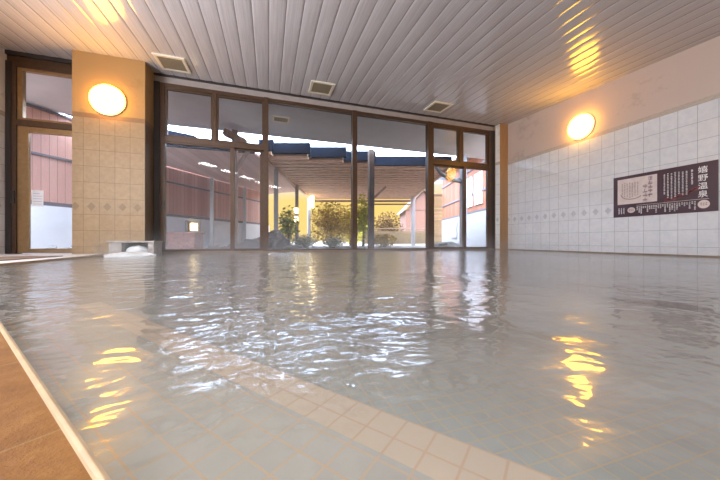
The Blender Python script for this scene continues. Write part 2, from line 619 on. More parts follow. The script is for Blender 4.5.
# deck with the pool cut out
deck = [(XL, YG + .1), (XL, YB), (XR, YB), PD, PC, PB, PA, (PA[0], YG + .1)]
struct('floor', B().prism(deck, -.85, .02), M['stone'], 'brown stone tiled floor around the pool', 'floor')


def offset_line(p, q, d):
    p, q = Vector((*p, 0)), Vector((*q, 0))
    t = (q - p).normalized(); nn = Vector((-t.y, t.x, 0))
    return p + nn * d, q + nn * d


cop = B()
for (p, q) in ((PA, PB), (PB, PC), (PC, PD)):
    p1, q1 = offset_line(p, q, -.004)
    cop.bar((p1.x, p1.y, .006), (q1.x, q1.y, .006), .009, .036)
struct('trim_1', cop, M['coping'], 'thin pale coping edge where the brown stone meets the water', 'pool edge', bevel=.004)

struct('floor_pool', B().box(-3, XR, -2.2, YG + .05, -.85, -.78), M['pool_tile'], 'greenish tiled bottom of the bath', 'pool floor')
nd = (.789, .615)
o1 = .793
bench = [PB, PC, (PC[0] + nd[0] * o1, PC[1] + nd[1] * o1), (PB[0] + nd[0] * o1 + .9, PB[1] + nd[1] * o1 - 1.155), (PB[0] + nd[0] * o1, PB[1] + nd[1] * o1)]
struct('floor_bench', B().prism(bench, -.78, -.38), M['bench_tile'], 'underwater step with orange joints along the slanting pool edge', 'pool step')
struct('wall_under_window', B().box(-1.919, 5.47, 5.8, 6.0, -.85, -.01), M['pool_tile'])

struct('floor_ledge', B().prism([(XL + .002, 5.79), (XL + .002, 3.0), (-2.225, 3.0), (-2.36, 5.44), (-2.86, 5.44), (-2.862, 5.79)], .019, .0235), M['white_board'],
       'pale ledge between the pool edge and the glass door', 'ledge')
struct('trim_8', B().box(5.452, 5.472, 5.64, 5.765, .03, 3.13), M['tile_left'], 'narrow strip of white tiles beside the right window jamb', 'trim')
# ledge along the right wall and window sill
struct('trim_2', B().box(XR - .05, XR, -1.79, 5.63, -.10, .022), M['sill'], 'thin brown ledge along the foot of the right wall', 'ledge', bevel=.004)
struct('trim_3', B().box(-1.915, 5.465, 5.77, 5.95, -.008, .03), M['sill'], 'dark sill under the windows at the water line', 'sill')
# header above the frames
struct('trim_4', B().box(-1.915, 5.465, 5.80, 5.95, 3.135, 3.19), M['dark'], 'dark strip above the windows under the ceiling', 'trim')
struct('trim_5', B().box(-1.915, 5.465, 5.84, 5.95, 3.02, 3.135), M['header'], 'pale board between window frames and ceiling', 'trim')
struct('trim_6', B().box(XL, -2.858, 5.80, 5.95, 3.10, 3.19), M['dark'])
struct('trim_7', B().box(XL, -2.858, 5.84, 5.95, 3.0, 3.10), M['bronze'])

# water
wp = [PA, PB, PC, PD, (XR - .05, PD[1]), (XR - .05, 5.63), (5.47, 5.63), (5.47, 5.77), (-1.915, 5.77), (-1.915, YP), (-2.345, YP)]
wp = [(PA[0] + .022, YP), (PB[0] + .006, PB[1] + .004), PC, (XR - .05, PD[1]), (XR - .05, 5.633), (5.467, 5.633), (5.467, 5.772), (-1.917, 5.772), (-1.917, YP - .002)]
b = B()
b.bm.faces.new([b.bm.verts.new((x, y, 0)) for x, y in wp])
bmesh.ops.recalc_face_normals(b.bm, faces=b.bm.faces)
for f in b.bm.faces:
    if f.normal.z < 0: f.normal_flip()
o = b.build('bath_water', M['water'])
tag(o, 'rippled cloudy hot spring water filling the bath', 'water', None, 'stuff')

# ------------------------------------------------------------------ windows
def frame_rect(b, x0, x1, z0, z1, wd, y0, y1):
    b.box(x0, x0 + wd, y0, y1, z0, z1); b.box(x1 - wd, x1, y0, y1, z0, z1)
    b.box(x0 + wd, x1 - wd, y0, y1, z0, z0 + wd); b.box(x0 + wd, x1 - wd, y0, y1, z1 - wd, z1)


def pane(b, x0, x1, z0, z1, y=YG):
    vs = [b.bm.verts.new((x, y, z)) for x, z in ((x0, z0), (x1, z0), (x1, z1), (x0, z1))]
    b.bm.faces.new(vs)


ZT0, ZT1 = 2.95, 3.02
def window(name, label, x0, x1):
    return thing(name, ((x0 + x1) / 2, YG, .03), label, 'window', None, 'structure')


# left bay: two transom lights above a sliding pair
w1 = window('window_1', 'left window bay with two small upper panes above sliding glass doors', -1.915, -.05)
B().box(-1.915, -1.835, 5.80, 5.95, .03, 3.02).build('jamb', M['dark'], w1)
f = B()
f.box(-1.835, -1.757, 5.82, 5.92, .03, 3.02).box(-.094, -.008, 5.80, 5.93, .03, 3.02)
f.box(-1.757, -.094, 5.82, 5.92, ZT0, ZT1).box(-1.757, -.094, 5.815, 5.92, 1.985, 2.075)
f.build('window_frame', M['bronze'], w1, bevel=.004)
for xa, xb in ((-1.757, -.99), (-.93, -.094)):
    f = B(); frame_rect(f, xa, xb, 2.075, 2.95, .035, 5.835, 5.89)
    s = f.build('transom_sash', M['bronze'], w1, bevel=.003)
    f = B(); pane(f, xa + .03, xb - .03, 2.10, 2.92); f.build('pane', M['glass'], s)
B().box(-.995, -.925, 5.815, 5.91, 2.075, 2.95).build('mullion', M['bronze'], w1, bevel=.004)
for xa, xb, yy in ((-1.80, -.62, 5.84), (-.70, -.094, 5.885)):
    f = B(); y0, y1 = yy - .018, yy + .018
    f.box(xa, xa + .05, y0, y1, .03, 1.985).box(xb - .075, xb, y0, y1, .03, 1.985)
    f.box(xa + .05, xb - .075, y0, y1, .03, .075).box(xa + .05, xb - .075, y0, y1, 1.955, 1.985)
    s = f.build('sliding_door', M['bronze'], w1, bevel=.003)
    f = B(); pane(f, xa + .045, xb - .07, .07, 1.96, yy); f.build('pane', M['glass_steamed'], s)
    if xa < -1:
        B().box(xa + .008, xa + .042, y0 - .016, y0, .78, .93).build('handle', M['dark'], s, bevel=.004)

w2 = window('window_2', 'fixed large window pane second from left, slatted roof behind it', -.008, 1.70)
f = B().box(-.008, 1.70, 5.82, 5.92, ZT0, ZT1).box(-.008, 1.70, 5.82, 5.92, .03, .055)
f.build('window_frame', M['bronze'], w2, bevel=.004)
B().box(1.70, 1.805, 5.80, 5.93, .03, 3.02).build('post', M['bronze'], w2, bevel=.004)
f = B(); pane(f, -.008, 1.70, .05, 2.955); f.build('pane', M['glass'], w2)

w3 = window('window_3', 'fixed large window pane third from left with golden sky behind', 1.805, 3.54)
f = B().box(1.805, 3.54, 5.82, 5.92, ZT0, ZT1).box(1.805, 3.54, 5.82, 5.92, .03, .055)
f.build('window_frame', M['bronze'], w3, bevel=.004)
B().box(3.54, 3.665, 5.80, 5.93, .03, 3.02).build('post', M['bronze'], w3, bevel=.004)
f = B(); pane(f, 1.805, 3.54, .05, 2.955); f.build('pane', M['glass'], w3)

w4 = window('window_4', 'right window bay with two small upper panes above sliding glass doors', 3.665, 5.465)
B().box(5.37, 5.465, 5.80, 5.95, .03, 3.02).build('jamb', M['dark'], w4)
f = B()
f.box(5.29, 5.37, 5.81, 5.92, .03, 3.02).box(3.665, 5.29, 5.82, 5.92, ZT0, ZT1).box(3.665, 5.29, 5.815, 5.92, 2.035, 2.13)
f.build('window_frame', M['bronze'], w4, bevel=.004)
for xa, xb in ((3.665, 4.42), (4.50, 5.29)):
    f = B(); frame_rect(f, xa, xb, 2.13, 2.95, .045, 5.835, 5.89)
    s = f.build('transom_sash', M['bronze'], w4, bevel=.003)
    f = B(); pane(f, xa + .04, xb - .04, 2.16, 2.92); f.build('pane', M['glass'], s)
B().box(4.415, 4.505, 5.815, 5.91, 2.13, 2.95).build('mullion', M['bronze'], w4, bevel=.004)
for xa, xb, yy in ((3.68, 4.62, 5.885), (4.555, 5.33, 5.84)):
    f = B(); y0, y1 = yy - .018, yy + .018
    f.box(xa, xa + .06, y0, y1, .03, 2.035).box(xb - .06, xb, y0, y1, .03, 2.035)
    f.box(xa + .06, xb - .06, y0, y1, .03, .075).box(xa + .06, xb - .06, y0, y1, 2.0, 2.035)
    s = f.build('sliding_door', M['bronze'], w4, bevel=.003)
    f = B(); pane(f, xa + .055, xb - .055, .07, 2.01, yy); f.build('pane', M['glass'], s)
    if xa > 4:
        B().box(xb - .045, xb - .012, y0 - .016, y0, .74, .90).build('handle', M['dark'], s, bevel=.004)

# unseen frame added on the left wall around the fill light
w5 = thing('added_window', (XL, 1.2, .6), 'added unseen window frame around the fill light on the left wall', 'window', None, 'structure')
f = B()
for ya, yb, za, zb in ((-.45, 2.85, .60, .64), (-.45, 2.85, 2.36, 2.42), (-.45, -.40, .64, 2.36), (2.80, 2.85, .64, 2.36)):
    f.box(XL + .001, XL + .05, ya, yb, za, zb)
f.build('window_frame', M['bronze'], w5)

# glass door left of the column
d1 = thing('door_1', (-3.36, YG, .02), 'gold framed glass door left of the orange column', 'door', None, 'structure')
B().box(-3.855, -3.79, 5.80, 5.95, .02, 3.0).build('jamb', M['dark'], d1)
f = B()
f.box(-3.79, -3.735, 5.81, 5.93, .02, 3.0).box(-3.735, -2.858, 5.815, 5.93, 2.93, 3.0).box(-3.735, -2.858, 5.81, 5.93, 2.02, 2.115)
f.build('door_frame', M['bronze'], d1, bevel=.004)
f = B(); f.box(-3.735, -3.67, 5.83, 5.90, 2.115, 2.93); f.box(-3.67, -2.858, 5.83, 5.90, 2.115, 2.15); f.box(-3.67, -2.858, 5.83, 5.90, 2.89, 2.93)
s = f.build('transom_sash', M['brass'], d1, bevel=.003)
f = B(); pane(f, -3.675, -2.858, 2.14, 2.90); f.build('pane', M['glass'], s)
f = B()
f.box(-3.735, -3.60, 5.83, 5.88, .03, 2.02).box(-3.60, -2.858, 5.83, 5.88, 1.93, 2.02).box(-3.60, -2.858, 5.83, 5.88, .03, .10)
s = f.build('door_leaf', M['brass'], d1, bevel=.004)
f = B(); pane(f, -3.605, -2.858, .09, 1.94, 5.855); f.build('pane', M['glass_steamed'], s)
B().box(-3.785, -3.745, 5.785, 5.81, .80, 1.0).build('handle', M['dark'], s, bevel=.005)
nt = thing('paper_notice', (-3.485, 5.826, .76), 'white paper notice taped inside the glass door', 'notice')
B().box(-3.557, -3.415, 5.823, 5.826, .765, 1.02).build('sheet', M['paper'], nt)
f = B()
for k in range(5):
    f.box(-3.54, -3.43 - (.03 if k == 4 else 0), 5.8215, 5.8228, .80 + k * .042, .808 + k * .042)
f.build('printed_lines', M['print'], nt)
fm = B().box(-3.0, -2.5, 3.55, 4.6, .0240, .033)
tag(fm.build('floor_mat', M['mat'], bevel=.003), 'flat brown mat on the ledge in front of the glass door', 'mat')

# ------------------------------------------------------------------ wall lamps
def wall_lamp(c, axis, label):
    """round glass dome lamp, c on the wall"""
    c = Vector(c); axis = Vector(axis)
    r = thing('wall_lamp', c, label, 'lamp', 'round dome wall lamps')
    B().lathe([(0, 0.0), (.235, 0.0), (.24, .012), (.235, .028), (.0, .028)], c, axis).build('base_plate', M['white_board'], r, smooth=False, bevel=.003)
    B().lathe([(.222, .026), (.228, .045), (.222, .07), (.20, .096), (.16, .118), (.11, .132), (.055, .139), (0, .141)], c, axis, 56).build('lamp_globe', M['globe'], r, smooth=True)
    return r


wall_lamp((-2.40, YP, 2.425), (0, -1, 0), 'glowing round dome lamp on the orange tiled column')
wall_lamp((XR, 3.87, 2.41), (-1, 0, 0), 'glowing round dome lamp on the right wall, to the upper left of the purple sign')

# ceiling lights over the rear of the bath (seen as reflections in the glass)
def ceiling_light(x, y, label):
    z = zc(y)
    r = thing('ceiling_light', (x, y, z), label, 'lamp', 'ceiling lights over the rear of the bath')
    r.rotation_euler = (0, 0, math.atan2(.789, -.615))
    f = bmesh.new()
    q = B(); q.bm = f
    q.box(-.31, .31, -.16, .16, -.05, .0)
    o = q.build('housing', M['white_board']); o.parent = r
    q = B().box(-.285, .285, -.135, .135, -.062, -.048)
    o = q.build('diffuser', M['tube_light']); o.parent = r
    return r


for k in range(5):
    ceiling_light(-1.97 + k * .557, .85 - k * .66, 'flat bright ceiling light, %s of the row mirrored in the left glass' % ['first from the left', 'second', 'middle one', 'fourth', 'last and smallest'][k])

# ------------------------------------------------------------------ ceiling vents
SL = math.atan(.055)
def vent(x, y, label, flat_z=None, wx=.44, wy=.47):
    z = zc(y) if flat_z is None else flat_z
    r = thing('ceiling_vent', (x, y, z), label, 'vent', 'square cream ceiling vents' if flat_z is None else None)
    q = B()
    for xa, xb, ya, yb in ((-wx / 2, wx / 2, -wy / 2, -wy / 2 + .05), (-wx / 2, wx / 2, wy / 2 - .05, wy / 2), (-wx / 2, -wx / 2 + .05, -wy / 2 + .05, wy / 2 - .05), (wx / 2 - .05, wx / 2, -wy / 2 + .05, wy / 2 - .05)):
        q.box(xa, xb, ya, yb, -.024, -.001)
    o = q.build('vent_frame', M['cream_metal'], bevel=.004); o.parent = r
    q = B().box(-wx / 2 + .05, wx / 2 - .05, -wy / 2 + .05, wy / 2 - .05, -.008, -.001)
    for i in range(9):
        yy = -wy / 2 + .075 + i * (wy - .15) / 8
        q.box(-wx / 2 + .05, wx / 2 - .05, yy - .011, yy + .011, -.02, -.008)
    o = q.build('grille', M['grille']); o.parent = r
    if flat_z is None: r.rotation_euler = (SL, 0, 0)
    return r


vent(-1.50, 5.36, 'square cream ceiling vent right beside the orange column')
vent(.95, 5.35, 'square cream ceiling vent in the middle, above the left fixed window')
vent(3.49, 5.33, 'square cream ceiling vent farthest right, above the right window post')

# ------------------------------------------------------------------ water spout
sp = thing('water_spout', (-1.95, 5.28, 0), 'dark stone spout box at the foot of the tiled column', 'water spout')
f = B()
f.box(-2.25, -2.09, 5.10, 5.445, -.4, .195).box(-1.76, -1.68, 5.10, 5.445, -.4, .195).box(-2.09, -1.76, 5.34, 5.445, -.4, .195)
f.box(-2.09, -1.76, 5.10, 5.34, -.4, -.02)
f.build('spout_box', M['grey_stone'], sp, bevel=.006)
B().box(-2.27, -1.665, 5.07, 5.446, .195, .222).build('lid', M['grey_stone'], sp, bevel=.005)
q = B()
q.blob((-1.925, 5.20, .03), .155, .13, .115, 4, .16, 31, 2.2)
q.blob((-1.95, 5.0, .0), .27, .10, .055, 4, .25, 33, 2.2)
q.blob((-2.10, 4.98, .0), .14, .09, .045, 4, .25, 35, 2.2).blob((-1.76, 5.0, .0), .13, .09, .045, 4, .25, 37, 2.2)
tag(q.build('foaming_splash', M['foam'], smooth=True), 'white foam of hot water pouring from the stone spout', 'splash', None, 'stuff')

# ------------------------------------------------------------------ sign on the right wall
M['sign'] = simple('sign_purple', (.060, .028, .040), .35, var=.12, scale=4)
M['sign_cream'] = simple('sign_cream', (.66, .54, .50), .5, var=.06, scale=12)
M['sign_white'] = simple('sign_white', (.84, .80, .78), .5)
M['sign_brush'] = simple('sign_brush', (.34, .22, .22), .6)
M['sign_red'] = simple('sign_red', (.25, .06, .06), .5, var=.4, scale=25)
YS0, ZS0 = 3.338, .624
def su(u, v, h=0.): return Vector((XR - .014 - h, YS0 - u, ZS0 + v))


sg = thing('wall_sign', su(.6, .34), 'dark purple hot spring information sign with white lettering on the right wall', 'sign')
B().box(XR - .014, XR - .001, YS0 - 1.205, YS0, ZS0, ZS0 + .686).build('board', M['sign'], sg, bevel=.002)


def srect(q, u0, u1, v0, v1, h=.001):
    q.box(XR - .014 - h, XR - .0135, YS0 - u1, YS0 - u0, ZS0 + v0, ZS0 + v1)


def soval(q, cu, cv, ru, rv, h=.0015):
    vs = [q.bm.verts.new(su(cu + ru * math.cos(k * math.pi / 20), cv + rv * math.sin(k * math.pi / 20), h)) for k in range(40)]
    q.bm.faces.new(vs)


def sstroke(q, pts, wd, h=.002):
    for (a, b2) in zip(pts, pts[1:]):
        A, Bq = Vector(a), Vector(b2)
        d = (Bq - A)
        if d.length < 1e-5: continue
        d.normalize(); nn = Vector((-d.y, d.x)) * wd / 2
        vs = [q.bm.verts.new(su(p.x, p.y, h)) for p in (A - nn, Bq - nn, Bq + nn, A + nn)]
        q.bm.faces.new(vs)


def text_mesh(q, body, cu, cv, size, h=.002, sx=1.0, bold=.0):
    c = bpy.data.curves.new('t', 'FONT'); c.body = body; c.size = 1.0; c.align_x = 'CENTER'; c.offset = bold
    to = bpy.data.objects.new('t', c); COL.objects.link(to)
    bpy.context.view_layer.update()
    me = bpy.data.meshes.new_from_object(to.evaluated_get(bpy.context.evaluated_depsgraph_get()))
    bpy.data.objects.remove(to); bpy.data.curves.remove(c)
    vs = [q.bm.verts.new(su(cu + v.co.x * size * sx, cv + (v.co.y - .38) * size, h)) for v in me.vertices]
    for p in me.polygons:
        try: q.bm.faces.new([vs[i] for i in p.vertices])
        except ValueError: pass
    bpy.data.meshes.remove(me)


q = B(); srect(q, .063, .582, .212, .635); q.build('cream_panel', M['sign_cream'], sg)
q = B()
for i, ch in enumerate('嬉野温泉'):
    text_mesh(q, ch, 1.067, .585 - i * .112, .100, bold=.004)
q.build('title_lettering', M['sign_white'], sg)
q = B(); sstroke(q, [(.323, .178), (1.124, .178)], .005); q.build('rule_line', M['sign_cream'], sg)
rs = random.Random(3)


def glyph_column(q, u, v1, v0, size, wd):
    """a column of tiny brushed characters too small to read"""
    v = v1
    while v > v0:
        s2 = size * .42
        for _ in range(3):
            k = rs.uniform(-.9, .9) * s2
            sstroke(q, [(u - s2, v + k), (u + s2, v + k + rs.uniform(-.2, .2) * s2)], wd)
        k = rs.uniform(-.5, .5) * s2
        sstroke(q, [(u + k, v - s2), (u + k * .6, v + s2)], wd)
        v -= size


q = B()
for i in range(7):
    q = B(); glyph_column(q, .667 + i * .040, .60 + rs.uniform(-.005, .01), [.30, .24, .22, .24, .27, .25, .26][i], .022, .0042)
    q.build('text_column', M['sign_white'], sg)
q = B(); glyph_column(q, .962, .60, .385, .024, .005); q.build('text_column', M['sign_white'], sg)
q = B()
for i in range(26):
    u = .335 + i * .0262
    glyph_column(q, u, .150, .150 - rs.choice((.04, .06, .06, .09, .12)), .021, .0045)
q.build('lower_text', M['sign_white'], sg)
q = B()
for i in range(3):
    glyph_column(q, .085 + i * .034, .145, .045, .021, .0045)
q.build('lower_text', M['sign_white'], sg)
for cu, cv, ru, rv in ((.255, .107, .052, .046), (1.075, .105, .058, .058)):
    q = B(); soval(q, cu, cv, ru, rv)
    ob = q.build('oval_badge', M['sign_cream'], sg)
    q = B()
    for i in (-1, 0, 1): glyph_column(q, cu + i * .024, .118, .095, .021, .004)
    q.build('badge_text', M['sign_brush'], ob)
q = B()
for i, (u, v1, v0) in enumerate(((.13, .55, .33), (.165, .56, .32), (.20, .55, .33), (.235, .56, .31), (.27, .55, .32), (.305, .56, .32), (.34, .55, .34))):
    glyph_column(q, u, v1, v0, .024, .0035)
glyph_column(q, .50, .585, .31, .066, .010); glyph_column(q, .435, .47, .25, .070, .010)
sstroke(q, [(.11, .38), (.13, .335), (.17, .305), (.23, .29), (.30, .29), (.36, .31), (.385, .33)], .014)
q.build('brush_text', M['sign_brush'], sg)
q = B()
for k in range(40):
    tt = k / 39
    u = .66 + tt * .35; v = .205 + .13 * tt ** 1.6 + rs.uniform(-.018, .018)
    sstroke(q, [(u, v), (u + .022, v + .012 + rs.uniform(-.02, .02))], .012 + .02 * rs.random(), .0012)
q.build('red_brush_mark', M['sign_red'], sg)

# ------------------------------------------------------------------ outside
def boards_mat(name, cols, direction, width, gap=.007, rough=.6, spec=.3):
    """boards side by side along a horizontal direction (or z)"""
    m, t, p = mat(name)
    tc = t.new('ShaderNodeNewGeometry').outputs['Position']
    x, y, z = t.xyz(tc)
    if direction == 'z':
        u = z
        gr = t.comb(t.math('MULTIPLY', x, 1.5), t.math('MULTIPLY', y, 1.5), t.math('MULTIPLY', z, 30))
    else:
        u = t.math('ADD', t.math('MULTIPLY', x, direction[0]), t.math('MULTIPLY', y, direction[1]))
        gr = t.comb(t.math('MULTIPLY', u, 30), t.math('MULTIPLY', z, 1.5), 0.)
    cell = t.math('FLOOR', t.math('DIVIDE', u, width))
    wn = t.new('ShaderNodeTexWhiteNoise', noise_dimensions='1D'); t.put(wn.inputs['W'], cell)
    g = t.noise(gr, 1.0, 4)
    f2 = t.math('ADD', t.math('MULTIPLY', wn.outputs[0], .6), t.math('MULTIPLY', g, .4))
    base = t.ramp(f2, [(.2, cols[0]), (.5, cols[1]), (.8, cols[2])])
    base = t.mix(lines(t, u, width, gap), base, tuple(c * .35 for c in cols[0]))
    t.put(p.inputs['Base Color'], base)
    p.inputs['Roughness'].default_value = rough
    p.inputs['Specular IOR Level'].default_value = spec
    return m


FD = Vector((.56, .83, 0)).normalized()        # direction of the left fence
F0 = Vector((-3.2, 10.6, 0))
M['red_boards'] = boards_mat('red_fence_boards', ((.52, .27, .22), (.60, .32, .26), (.66, .38, .31)), (FD.x, FD.y), .14)
M['orange_boards'] = boards_mat('orange_wall_boards', ((.22, .075, .04), (.28, .105, .055), (.32, .135, .075)), (S_, C_), .25)
M['slats'] = simple('brown_slats', (.66, .42, .29), .6, var=.25, scale=3, stretch=(.4, 6, 6))
M['lean_boards'] = boards_mat('pink_roof_boards', ((.74, .52, .46), (.80, .57, .50), (.84, .62, .55)), (.97, -.24), .28)
M['white_wall'] = simple('white_render', (.78, .80, .86), .7, var=.07, scale=1.5)
M['blue_roof'] = simple('slate_blue_fascia', (.006, .009, .017), .9, var=.25, scale=6, spec=.05)
M['steel'] = simple('grey_steel', (.40, .40, .42), .4, .3, var=.08)
M['timber'] = simple('old_timber', (.30, .20, .15), .6, var=.3, scale=5, stretch=(6, 6, .7))
M['dark_timber'] = simple('dark_timber', (.085, .06, .05), .7, var=.3, scale=5)
M['pale_beam'] = simple('pale_beam', (.62, .46, .33), .5, var=.1)
M['rail'] = simple('dark_rail', (.12, .10, .12), .5)
M['gravel'] = simple('stone_paving', (.13, .105, .085), .8, var=.25, scale=5, bump=.3)
M['rock'] = simple('garden_rock', (.09, .08, .075), .75, var=.4, scale=6, bump=.6)
M['brick'] = simple('red_brick', (.42, .20, .15), .7, var=.25, scale=9)
M['leaf_green'] = simple('green_leaves', (.22, .30, .07), .7, var=.5, scale=3, spec=.05)
M['leaf_lime'] = simple('lime_leaves', (.46, .46, .06), .7, var=.4, scale=3, spec=.05)
M['leaf_gold_lit'] = simple('gold_lit_leaves', (.50, .34, .08), .7, var=.4, scale=3, spec=.05)  # golden evening light put into the leaf colour
M['leaf_dark'] = simple('rust_leaves', (.075, .038, .010), .7, var=.4, scale=3, spec=.05)
M['leaf_grey'] = simple('grey_green_leaves', (.24, .25, .19), .7, var=.4, scale=4)
M['bark'] = simple('bark', (.16, .10, .06), .8, var=.3, scale=10)
M['brown_brick'] = boards_mat('brown_course_wall', ((.22, .13, .06), (.27, .165, .08), (.32, .20, .10)), 'z', .12)
M['far_wall'] = simple('far_house_wall', (.15, .065, .04), .7, var=.1)
M['far_roof'] = simple('far_house_roof', (.20, .14, .12), .7, var=.15)
M['white_base'] = simple('white_base', (.33, .35, .40), .7, var=.06)
M['win_grey'] = simple('grey_window_panes', (.62, .62, .66), .25)
M['lantern'] = emit('lantern_glow', (1.0, .78, .42), 5.0)

struct('floor_outside', B().box(-60, 80, 6.0, 140, -.3, -.05), M['gravel'], 'pale paved ground outside the windows', 'ground')
struct('ceiling_soffit', B().box(-9, 9, 5.95, 8.43, 3.2, 3.3), M['soffit'], 'grey underside of the eaves outside the windows', 'eaves')
vent(.28, 7.17, 'small grey vent in the eaves outside the left fixed window', flat_z=3.2, wx=.42, wy=.34)

# left garden wall and board fence
def fp(s, z=0.): return F0 + FD * s + Vector((0, 0, z))


FN = Vector((FD.y, -FD.x, 0))
def fbar(q, s0, s1, z0, z1, off, th):
    a, c = fp(s0) + FN * off, fp(s1) + FN * off
    q.bar((a.x, a.y, (z0 + z1) / 2), (c.x, c.y, (z0 + z1) / 2), th, z1 - z0)


q = B(); fbar(q, -7.5, 5.6, -.1, 1.01, 0, .22)
struct('wall_garden', q, M['white_wall'], 'white rendered garden wall below the red board fence', 'garden wall')
fe = thing('board_fence', fp(-1, 1.01), 'tall reddish brown board fence standing on the white garden wall', 'fence')
q = B(); fbar(q, -7.5, -1.9, 1.10, 3.12, 0, .06); fbar(q, -1.9, 5.6, 1.10, 2.62, 0, .06); q.build('board_panel', M['red_boards'], fe)
q = B(); fbar(q, -7.5, 5.6, 1.012, 1.10, 0, .14); q.build('bottom_rail', M['rail'], fe)
q = B(); fbar(q, -7.5, 5.6, 2.11, 2.16, .045, .05); q.build('middle_rail', M['rail'], fe)
q = B(); fbar(q, -7.5, -1.9, 3.12, 3.17, 0, .16); q.build('top_rail', M['rail'], fe)
for s0 in (1.75, 3.6):
    q = B(); a = fp(s0) + FN * .19
    q.box(a.x - .06, a.x + .06, a.y - .06, a.y + .06, -.05, 2.6)
    q.build('fence_post', M['steel'], fe)

# lean-to roof over the fence side
lt = thing('lean_to_roof', (-1.5, 10.5, 2.6), 'pinkish boarded lean-to roof above the left fence', 'roof')
poly = [(-4.6, 8.75), (-.4, 8.75), (.0, 9.6), (1.35, 14.2), (-.05, 15.4), (-3.1, 10.75)]
zl = [2.70, 2.74, 2.74, 2.66, 2.64, 2.64]
B().prism(poly, zl, [z + .05 for z in zl]).build('roof_deck', M['lean_boards'], lt)
B().prism(poly, [z + .051 for z in zl], [z + .07 for z in zl]).build('bounce_blocker', M['blue_roof'], lt)  # dark unseen layer, added to stop sky light bouncing onto the soffit
q = B(); q.bar((-4.6, 8.73, 2.76), (-.4, 8.73, 2.80), .06, .10); q.build('fascia', M['blue_roof'], lt)

# timber post with brace and log end
p0 = cr(-3.28, 7.42)
tp = thing('timber_post', (p0.x, p0.y, -.05), 'dark timber post with a bracket outside the sliding glass door', 'post')
B().box(p0.x - .07, p0.x + .07, p0.y - .07, p0.y + .07, -.05, 3.12).build('post', M['timber'], tp)
q = B(); a = cr(-3.53, 7.36, 3.06); c = cr(-3.02, 7.46, 2.80); q.bar(a, c, .17, .17); q.build('log_end', M['timber'], tp)
q = B(); a = cr(-3.26, 7.42, 2.1); c = cr(-2.9, 7.48, 2.68); q.bar(a, c, .08, .08); q.build('brace', M['timber'], tp)

# open pavilion with slatted roof
pv = thing('garden_pavilion', cr(0, 13, -.05), 'open garden pavilion with a brown slatted roof behind the middle windows', 'pavilion')
SEG = ((-2.95, -2.66, 8.43), (-2.66, -1.63, 8.69), (-1.63, -.55, 9.07), (-.55, .40, 9.47), (.40, 3.1, 10.04))
for r0, r1, dd in SEG:
    q = B(); q.prism([tuple(cr(r0, dd)[:2]), tuple(cr(r1, dd)[:2]), tuple(cr(r1, 17.7)[:2]), tuple(cr(r0, 17.7)[:2])], 2.88, 2.95)
    q.build('roof_deck', M['timber'], pv)
q = B()
d = 8.55
while d < 17.7:
    ra = min(r0 for r0, r1, dd in SEG if dd <= d); rb = max(r1 for r0, r1, dd in SEG if dd <= d)
    q.bar(cr(ra, d, 2.84), cr(rb, d, 2.84), .24, .07); d += .40
q.build('roof_slats', M['slats'], pv)
for r0, r1, dd in SEG:
    q = B(); a, c = cr(r0 - .02, dd - .1, 3.03), cr(r1 + .12, dd - .1, 3.03)
    q.bar(a, c, .10, .32); q.build('fascia', M['blue_roof'], pv)
q = B(); q.bar(cr(-3.0, 8.6, 2.80), cr(-3.0, 17.7, 2.80), .10, .14); q.build('side_beam', M['pale_beam'], pv)
q = B(); q.bar(cr(3.15, 8.6, 2.80), cr(3.15, 17.7, 2.80), .10, .14); q.build('side_beam', M['pale_beam'], pv)
q = B(); q.bar(cr(-3, 17.6, 2.70), cr(3.15, 17.6, 2.70), .10, .12); q.bar(cr(.2, 17.2, 3.0 - .55), cr(3.15, 17.2, 3.0 - .55), .08, .08); q.build('rear_beam', M['timber'], pv)
for r, d in ((-2.95, 9.94), (-2.95, 13.2), (-2.95, 16.4), (3.1, 8.5), (3.1, 12.5), (3.1, 16.5)):
    q = B(); a = cr(r, d); w_ = .075 if d < 16 else .09
    q.box(a.x - w_, a.x + w_, a.y - w_, a.y + w_, -.05, 2.8); q.build('pavilion_post', M['steel'], pv)
q = B(); a = cr(.36, 9.25); q.box(a.x - .085, a.x + .085, a.y - .085, a.y + .085, -.05, 3.2); q.build('pavilion_post', M['dark_timber'], pv)
q = B(); q.bar(cr(.36, 9.3, 1.55), cr(.85, 9.3, 2.0), .07, .07); q.build('brace', M['timber'], pv)
q = B(); pts = [cr(3.1 - .95 * math.sin(t_ * math.pi / 2), 8.5, 1.9 + .85 * (1 - math.cos(t_ * math.pi / 2)) + .1) for t_ in (0, .25, .5, .75, 1)]
q.tube(pts, .06, 8); q.build('brace', M['steel'], pv, smooth=True)

# lanterns
def lantern(r, d, z, h, wd, label):
    a = cr(r, d, z)
    t_ = thing('garden_lantern', a, label, 'lantern', 'lit garden lanterns')
    B().box(a.x - wd / 2, a.x + wd / 2, a.y - wd / 2, a.y + wd / 2, z + .03, z + h - .03).build('shade', M['lantern'], t_)
    q = B(); q.box(a.x - wd * .6, a.x + wd * .6, a.y - wd * .6, a.y + wd * .6, z, z + .03)
    q.build('lantern_base', M['rail'], t_)
    q = B(); q.box(a.x - wd * .6, a.x + wd * .6, a.y - wd * .6, a.y + wd * .6, z + h - .03, z + h)
    q.build('lantern_cap', M['rail'], t_)


